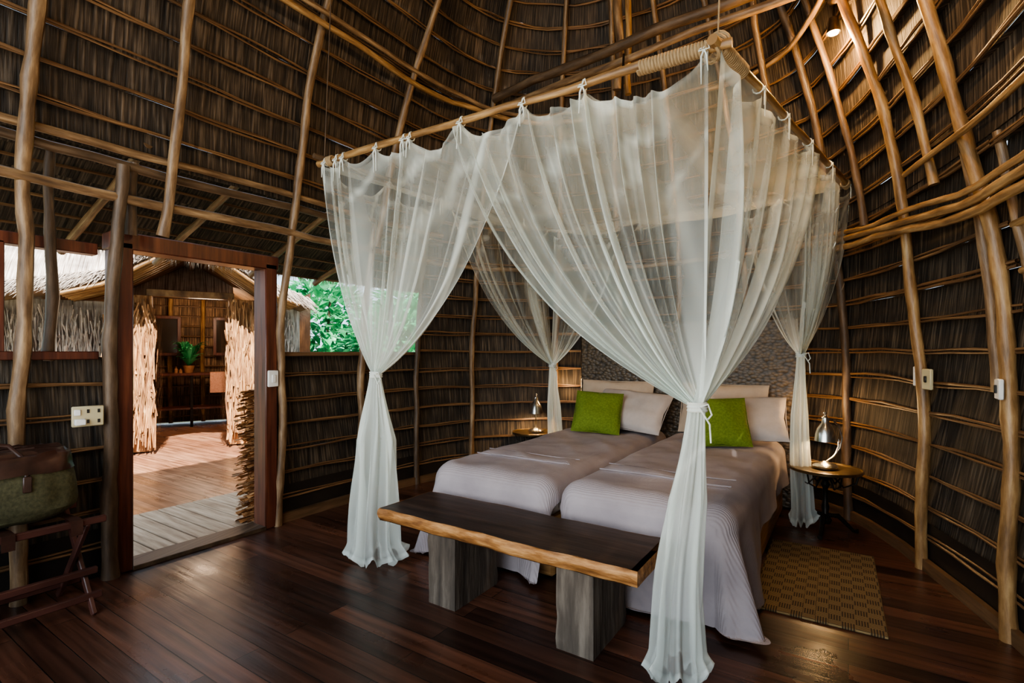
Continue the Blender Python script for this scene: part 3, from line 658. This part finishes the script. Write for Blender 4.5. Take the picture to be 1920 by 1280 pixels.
# ---------------------------------------------------------------- net
net=thing('mosquito_net','sheer white mosquito net draped over canopy frame and tied at four corners','mosquito net',(-1.6,3.7,0))
FA=[0,.08,.2,.31,.46,.62,.755,.98]; SA=[0,.2,.36,.55,.75,.97]; LA=[0,.2,.42,.63,.82,.98]
def droopf(t,at,L):
    t=max(at[0],min(at[-1],t))
    for a,b in zip(at[:-1],at[1:]):
        if a<=t<=b: w=(t-a)/(b-a); return ((4*w*(1-w))**.7)*min(.15,.28*(b-a)*L)
    return 0
def seg(p,q,t0,t1,n,at,extra=1.0):
    out=[];L=(q-p).length; d=(q-p).normalized(); o=V(d.y,-d.x,0)*.02
    for i in range(n+1):
        u=i/n; t=t0+(t1-t0)*u
        out.append(p.lerp(q,t)+V(0,0,-.008-droopf(t,at,L)*extra)+o)
    return out
def curtain(T,tie,nrm,folds,seed,amp=.04,den=1.0):
    n=len(T)-1; NV=50; e=(T[-1]-T[0]); e.z=0; e.normalize(); rows=[];dn=[]
    ltop=sum((T[i+1]-T[i]).length for i in range(n)); base=[]
    for j in range(NV+1):
        v=j/NV; r=[]
        for i in range(n+1):
            u=i/n; Bp=tie+e*((u-.5)*.055)
            M=V(T[i].x*.72+Bp.x*.28,T[i].y*.72+Bp.y*.28,Bp.z+(T[i].z-Bp.z)*.30)
            r.append(T[i]*(1-v)**2+M*2*v*(1-v)+Bp*v*v)
        base.append(r)
    ph=[0]
    for i in range(n): ph.append(ph[-1]+2*PI*folds/n*max(.15,1+3.0*noise.noise(V(i/n*6,seed,0))))
    for j,r in enumerate(base):
        v=j/NV; row=[];dr_=[]
        w=sum((r[i+1]-r[i]).length for i in range(n))/ltop; g=min(13,(1/max(w,.02))**1.0)
        for i,p in enumerate(r):
            u=i/n; p_=ph[i]+2.2*noise.noise(V(u*3,seed,v*1.3)); f=math.sin(p_); f2=math.sin(p_*2.3+seed)
            loc=.25+1.6*max(0,.5+noise.noise(V(u*4.5,seed+3,v*.7)))
            am=amp*(.12+.88*math.sin(PI*min(1,v*.75+.1)))*(1-.55*v)*loc
            q=p+nrm*am*(f+.3*f2)+e*am*.35*math.cos(p_)+V(0,0,-.03*noise.noise(V(u*9,v*4,seed))*(1-v))
            edge=3.5 if (i<3 or i>n-3) else 1
            line=1+(2.6*max(0,f)**14+1.1*max(0,f2)**18)*min(1,v*2.5+.1)*min(1.4,loc)
            sw=max(0,1-v*3.0); swag=1+3.0*sw*max(0,math.sin(u*22+v*26+3.5*noise.noise(V(u*6,v*9,seed))))**5
            cloud=1+1.3*noise.noise(V(u*4+seed,v*2.5,1))
            hem=2.8 if j<1 else 1
            row.append(q); dr_.append(max(.5,g*line*edge*hem*cloud*den*swag))
        rows.append(row);dn.append(dr_)
    m=MB(); m.grid(rows,None,dn); m.build('curtain',M_net,net,smooth=180)
def tail(tie,bot,ws,e,seed,zend=.012):
    p=V(-e.y,e.x,0); rows=[];dn=[];NV=48;n=140
    for j in range(NV+1):
        v=j/NV; c=tie.lerp(bot,v)+e*.02*math.sin(v*5+seed)*v; hw=ws[0]+(ws[1]-ws[0])*(v/.35)**1.2 if v<.35 else ws[1]+(ws[2]-ws[1])*((v-.35)/.65)**1.3
        row=[];dd=[]
        for i in range(n+1):
            th=2*PI*i/n; nz=noise.noise(V(math.cos(th)*1.3,math.sin(th)*1.3,v*1.2+seed)); f=math.sin(8*th+seed+3.5*nz); f2=math.sin(15*th+seed*2+v*2)
            rr=hw*(1+.26*f*min(1,v*2+.3)+.12*f2+.25*nz); z=tie.z+(zend-tie.z)*v
            if v>.9: rr*=1+(v-.9)*(1.6+.6*f+2.2*nz); z+=(v-.9)*(.5*max(0,f)+.6*max(0,nz)+.3*max(0,f2))
            z=max(z,zend)
            row.append(V(c.x,c.y,0)+e*rr*math.cos(th)+p*rr*.6*math.sin(th)+V(0,0,z)); dd.append((6.0-3.6*min(1,v*1.3))*(1+.9*max(0,f)**4)*(2.2 if j>=NV-1 else 1))
        rows.append(row);dn.append(dd)
    m=MB(); m.grid(rows,None,dn); m.build('tail',M_net,net,smooth=180)
    b=MB()
    for k in range(3):
        b.tube([tie+V(0,0,-.015+.014*k)+e*ws[0]*1.12*math.cos(a)+p*ws[0]*.9*math.sin(a) for a in [2*PI*q/14 for q in range(15)]],.008,6)
    sg=1
    b.tube([tie-p*.03,tie-p*.045+e*sg*.035+V(0,0,.015),tie-p*.045+e*sg*.05+V(0,0,-.03),tie-p*.04+e*sg*.035+V(0,0,-.05)],.004,6)
    b.tube([tie-p*.04,tie-p*.05+e*sg*.04+V(0,0,-.07),tie-p*.05+e*sg*.045+V(0,0,-.15)],.004,6)
    b.build('sash',M_ribbon,net)
tFL=V(-2.66,2.38,1.25);tFR=V(-.555,2.33,1.16);tBR=V(-.32,4.74,1.38);tBL=V(-2.66,4.84,1.26)
nf=V(0,-1,0);nr=V(1,0,0);nl=V(-1,0,0);nb=V(0,1,0)
curtain(seg(A,B,0.0,.62,200,FA),tFL,nf,8,1.1,.05,1.25)
curtain(seg(A,B,.44,.985,200,FA),tFR,nf,8,2.7,.055,1.25)
curtain(seg(B,Cc,.0,.60,120,SA),tFR,nr,7,4.1,.05,1.1)
curtain(seg(B,Cc,.50,.98,120,SA),tBR,nr,7,5.3,.03,1.2)
curtain(seg(A,D,.0,.52,120,LA),tFL,nl,6,6.3,.04,.9)
curtain(seg(A,D,.45,.98,120,LA),tBL,nl,7,7.7,.04,.9)
curtain(seg(D,Cc,.02,.30,80,LA),tBL,nb,5,8.1,.03,.8)
curtain(seg(D,Cc,.72,.98,80,LA),tBR,nb,5,9.9,.03,.8)
tail(tFL,V(-2.60,2.33,0),(.034,.11,.15),V(.9,.43,0).normalized(),.5)
tail(tFR,V(-.62,2.19,0),(.034,.065,.105),V(.9,.43,0).normalized(),2.1)
tail(tBR,V(-.33,4.66,0),(.03,.05,.075),V(.83,.55,0).normalized(),3.3)
tail(tBL,V(-2.62,4.84,0),(.03,.06,.09),V(.83,.55,0).normalized(),4.4)
# top panel
rows=[];dn=[];n=72
for j in range(n+1):
    v=j/n; r=[];dd=[]
    for i in range(n+1):
        u=i/n; p=(A*(1-u)+B*u)*(1-v)+(D*(1-u)+Cc*u)*v
        sag=.34*(math.sin(PI*u)*math.sin(PI*v))**.6; w=(.08*noise.noise(V(u*6,v*3,2))+.015*math.sin(u*30+v*4))*math.sin(PI*v)**.5*math.sin(PI*u)**.5
        r.append(p+V(0,0,-.015-sag-droopf(u,FA,2.6)*max(0,1-v*6)+w)); dd.append(1.8+3.5*max(0,noise.noise(V(u*8,v*3,7)))+1.6*max(0,math.sin(u*30+v*4))**8)
    rows.append(r);dn.append(dd)
m=MB(); m.grid(rows,None,dn); m.build('top_panel',M_net,net,smooth=180)
def ribbon(p,out,sc=1.0):
    b=MB(); d=out; R=.026; t=V(-d.y,d.x,0)
    b.tube([p+(d*math.cos(a)+V(0,0,1)*math.sin(a))*R+t*.004*math.sin(a) for a in [2*PI*k/10 for k in range(11)]],.004,6)
    for sg in (-1,1):
        q=t*sg; b.tube([p+d*.03+V(0,0,-.01),p+d*.032+q*.016+V(0,0,.0+.012*sg),p+d*.032+q*.024+V(0,0,-.02),p+d*.03+V(0,0,-.02)],.0035,5)
        b.tube([p+d*.03+V(0,0,-.018),p+d*.032+q*.012+V(0,0,-.05),p+d*.03+q*(.008+.014*random.random())+V(0,0,-.09-.09*random.random())],[.004,.005,.002],5)
    b.build('tie_ribbon',M_ribbon,net)
for t in FA: ribbon(A.lerp(B,max(.01,t)),nf)
for t in (.055,.29): ribbon(A.lerp(B,t),nf)
for t in SA[1:]: ribbon(B.lerp(Cc,t),nr)
for t in LA[2:-1:2]: ribbon(A.lerp(D,t),nl)
# ceiling fan under the net
fn=thing('ceiling_fan','dark ceiling fan hanging above the beds inside the net','fan',(-1.5,3.86,2.28))
m=MB(); m.lathe([(0,-.05),(.05,-.045),(.085,-.01),(.09,.03),(.06,.06),(.02,.08),(0,.08)],n=24); m.build('motor',M_brass,fn,local=True)
m=MB(); m.tube([V(0,0,.06),V(.0,.0,1.0),V(.0,.05,1.50)],.01,8); m.build('rod',M_iron,fn,local=True)
for k in range(4):
    R=Matrix.Rotation(k*PI/2+.5,3,'Z')@Matrix.Rotation(R_(10),3,'X'); m=MB(); m.box(R@V(.30,0,0),(.40,.11,.008),R); m.box(R@V(.1,0,.0),(.08,.04,.01),R); m.build('blade',M_poled,fn,local=True)
# ---------------------------------------------------------------- spotlight
sp=thing('spotlight','small lit warm spotlight fixed to the roof poles at upper right','light',(-.085,4.13,3.58))
m=MB(); m.lathe([(0,.10),(.03,.10),(.035,.05),(.045,0),(.04,0),(.03,.03)],n=20); m.build('housing',M_iron,sp,local=True)
m=MB(); m.lathe([(0,-.012),(.03,-.006),(.036,.01),(.036,.014),(0,.016)],n=20); m.build('bulb',M_spotb,sp,local=True)
m=MB(); m.tube([V(0,0,.1),V(0,.02,.18),V(.02,.06,.26)],.008,6); m.build('bracket',M_iron,sp,local=True)
light('POINT','roof_spot_and_fill',(-.1,4.1,3.50),70,(1,.60,.24),shadow_soft_size=.04)
light('POINT','roof_spot_and_fill',(-.15,2.6,3.5),50,(1,.60,.24),shadow_soft_size=.05)  # added warm fill without a fixture, gilds the right wall
# ---------------------------------------------------------------- wall plates
def plate(name,lab,cat,s,z,w,h,mat,off=.1,loc=None,rz=None):
    if loc is None:
        p=S(s,z,off); c=Vector((-1.5,min(p.y,3.3)))-Vector((p.x,p.y)); rz=math.atan2(c.y,c.x)
    else: p=Vector(loc)
    t=thing(name,lab,cat,p,rz)
    m=MB(); m.box((0,0,0),(.02,w,h),bev=.005); m.build('plate',mat,t,local=True)
    return t
def rocker(t,y,z,w,h,mat=M_white,x=.014):
    m=MB(); m.box((x,y,z),(.012,w,h),bev=.003); m.build('rocker',mat,t,local=True)
t=plate('light_switch','white light switch on the right door jamb','switch',0,0,.085,.13,M_white,loc=(-3.825,2.36,1.19),rz=0); rocker(t,0,0,.03,.06)
t=plate('power_socket','cream double power socket on the post above the canvas bag','socket',0,0,.15,.12,M_cream,loc=(-3.78,1.16,1.02),rz=R_(-8))
for y,z in ((.05,.03),(.05,-.03),(-.0,.03),(-.0,-.03)):
    m=MB(); m.box((.011,y,z),(.004,.012,.022),bev=0); m.build('slot',M_blk,t,local=True)
rocker(t,-.05,.025,.03,.035)
m=MB(); m.box((.03,-.04,-.03),(.045,.05,.035)); m.build('plug',M_white,t,local=True)
t=plate('light_switch','narrow white switch on the right wall, left of the cream one','switch',snear(.45,4.34),1.24,.06,.13,M_white,.06); rocker(t,0,0,.02,.05)
t=plate('light_switch','cream switch plate on the pole of the right wall','switch',snear(.51,4.16),1.23,.09,.13,M_cream,.09); rocker(t,0,0,.02,.04,M_blk)
t=plate('light_switch','white switch box at the right edge on the wall pole','switch',snear(.74,3.40),1.22,.08,.10,M_white,.115); rocker(t,0,0,.02,.04,M_blk)
# ---------------------------------------------------------------- luggage rack and bag
rk=thing('luggage_rack','folding dark red wooden luggage rack with leather straps beside the door','luggage rack',(-3.58,.75,0))
def bar(mb,a,b,w,h):
    a=Vector(a);b=Vector(b);d=b-a; R=d.to_track_quat('X','Z').to_matrix(); mb.box((a+b)/2,(d.length,w,h),R,.004)
for Y in (1.06,.36):
    m=MB(); bar(m,(-3.80,Y,.50),(-3.36,Y,.0),.022,.04); m.build('leg',M_redrack,rk)
    m=MB(); bar(m,(-3.36,Y-.03,.50),(-3.80,Y-.03,.0),.022,.04); m.build('leg',M_redrack,rk)
for x,z in ((-3.36,.505),(-3.80,.505),(-3.42,.085),(-3.74,.085),(-3.48,.2)):
    m=MB(); m.box((x,.71,z),(.03,.80,.035)); m.build('rail',M_redrack,rk)
for Y in (.98,.72,.46):
    m=MB(); m.grid([[V(x,y,z) for y in (Y-.025,Y+.025)] for x,z in ((-3.338,.45),(-3.338,.527),(-3.4,.530),(-3.58,.515),(-3.76,.53),(-3.822,.527),(-3.822,.45))]); m.build('strap',M_leather,rk)
bg=thing('duffel_bag','olive canvas duffel bag with brown leather top on the luggage rack','bag',(-3.58,.66,.535),0)
m=MB(); rows=[]
se=lambda x,p:(1 if x>=0 else -1)*abs(x)**p
for j in range(19):
    v=j/18; th=-PI/2+PI*v; row=[]
    for i in range(49):
        a=2*PI*i/48; ca,sa=math.cos(a),math.sin(a)
        rr=max(0,math.cos(th))**.3; tp=1-.22*max(0,v-.35)
        row.append(V(.19*rr*se(ca,.6)*tp,.38*rr*se(sa,.5)*tp,.165+.165*se(math.sin(th),.6))+V(.018,.018,.014)*noise.noise(V(i*.35,j*.4,0)))
    rows.append(row)
m.grid(rows); m.build('body',M_canvas,bg,local=True)
m=MB(); rows=[]
for j in range(9):
    v=j/8; row=[]
    for i in range(49):
        a=2*PI*i/48; ca,sa=math.cos(a),math.sin(a)
        z=.25+.115*(1-(1-v)**3)
        k=(1-.08*v) if v<.4 else (1-.08*v)*max(0,1-((v-.4)/.6)**2)**.5
        row.append(V(.182*k*se(ca,.6),.355*k*se(sa,.5),z)+V(.02,.02,.02)*noise.noise(V(i*.4,j*.7,3)))
    rows.append(row)
m.grid(rows); m.build('leather_top',M_leather,bg,local=True)
for sx in (.12,-.12):
    m=MB(); m.tube([V(sx*1.5,-.14,.25),V(sx*1.3,-.13,.34),V(sx*.9,-.09,.40),V(sx*.7,0,.42),V(sx*.9,.09,.40),V(sx*1.3,.13,.34),V(sx*1.5,.14,.25)],.010,8); m.build('handle',M_leather,bg,local=True)
for y in (-.14,.14):
    m=MB(); m.box((.190,y,.21),(.012,.035,.08)); m.build('tab',M_leather,bg,local=True)
# ---------------------------------------------------------------- light and camera
w=bpy.data.worlds.new('World'); bpy.context.scene.world=w; w.use_nodes=True; bgn=w.node_tree.nodes['Background']; bgn.inputs[0].default_value=(.68,.84,1,1); bgn.inputs[1].default_value=2.2
sd=V(-.60,.30,-.75).normalized()
sun=light('SUN','sun',(0,0,12),17,(1,.93,.84),angle=R_(.8)); sun.rotation_euler=sd.to_track_quat('-Z','Y').to_euler()
def area(name,loc,target,sx,sy,e,col):
    o=light('AREA',name,loc,e,col,shape='RECTANGLE',size=sx,size_y=sy); o.rotation_euler=(Vector(target)-Vector(loc)).to_track_quat('-Z','Y').to_euler(); return o
area('front_daylight_fill',(-1.4,-2.3,2.4),(-1.6,3.5,1.4),4.2,3.4,145,(.86,.95,1))  # area lamp added at the open front to strengthen the daylight
area('roof_fill',(-1.4,.3,1.2),(-1.8,3.0,4.5),3,2,48,(1,.82,.62))  # added warm fill aimed up at the roof, no visible source
light('POINT','hut_fill',tuple(hl(1.6,-.2,2.1)),60,(1,.70,.46),shadow_soft_size=.25)  # added to brighten the dark far hut, no fixture there
cam=bpy.data.cameras.new('Camera'); co=bpy.data.objects.new('Camera',cam); C.objects.link(co)
co.location=(0,0,1.4); co.rotation_euler=(PI/2,0,R_(33.3)); cam.sensor_width=36; cam.lens=18; cam.shift_y=20/1920; cam.clip_start=.05
bpy.context.scene.camera=co
try:
    vs=bpy.context.scene.view_settings; vs.view_transform='AgX'; vs.look='AgX - Medium High Contrast'
except Exception: pass
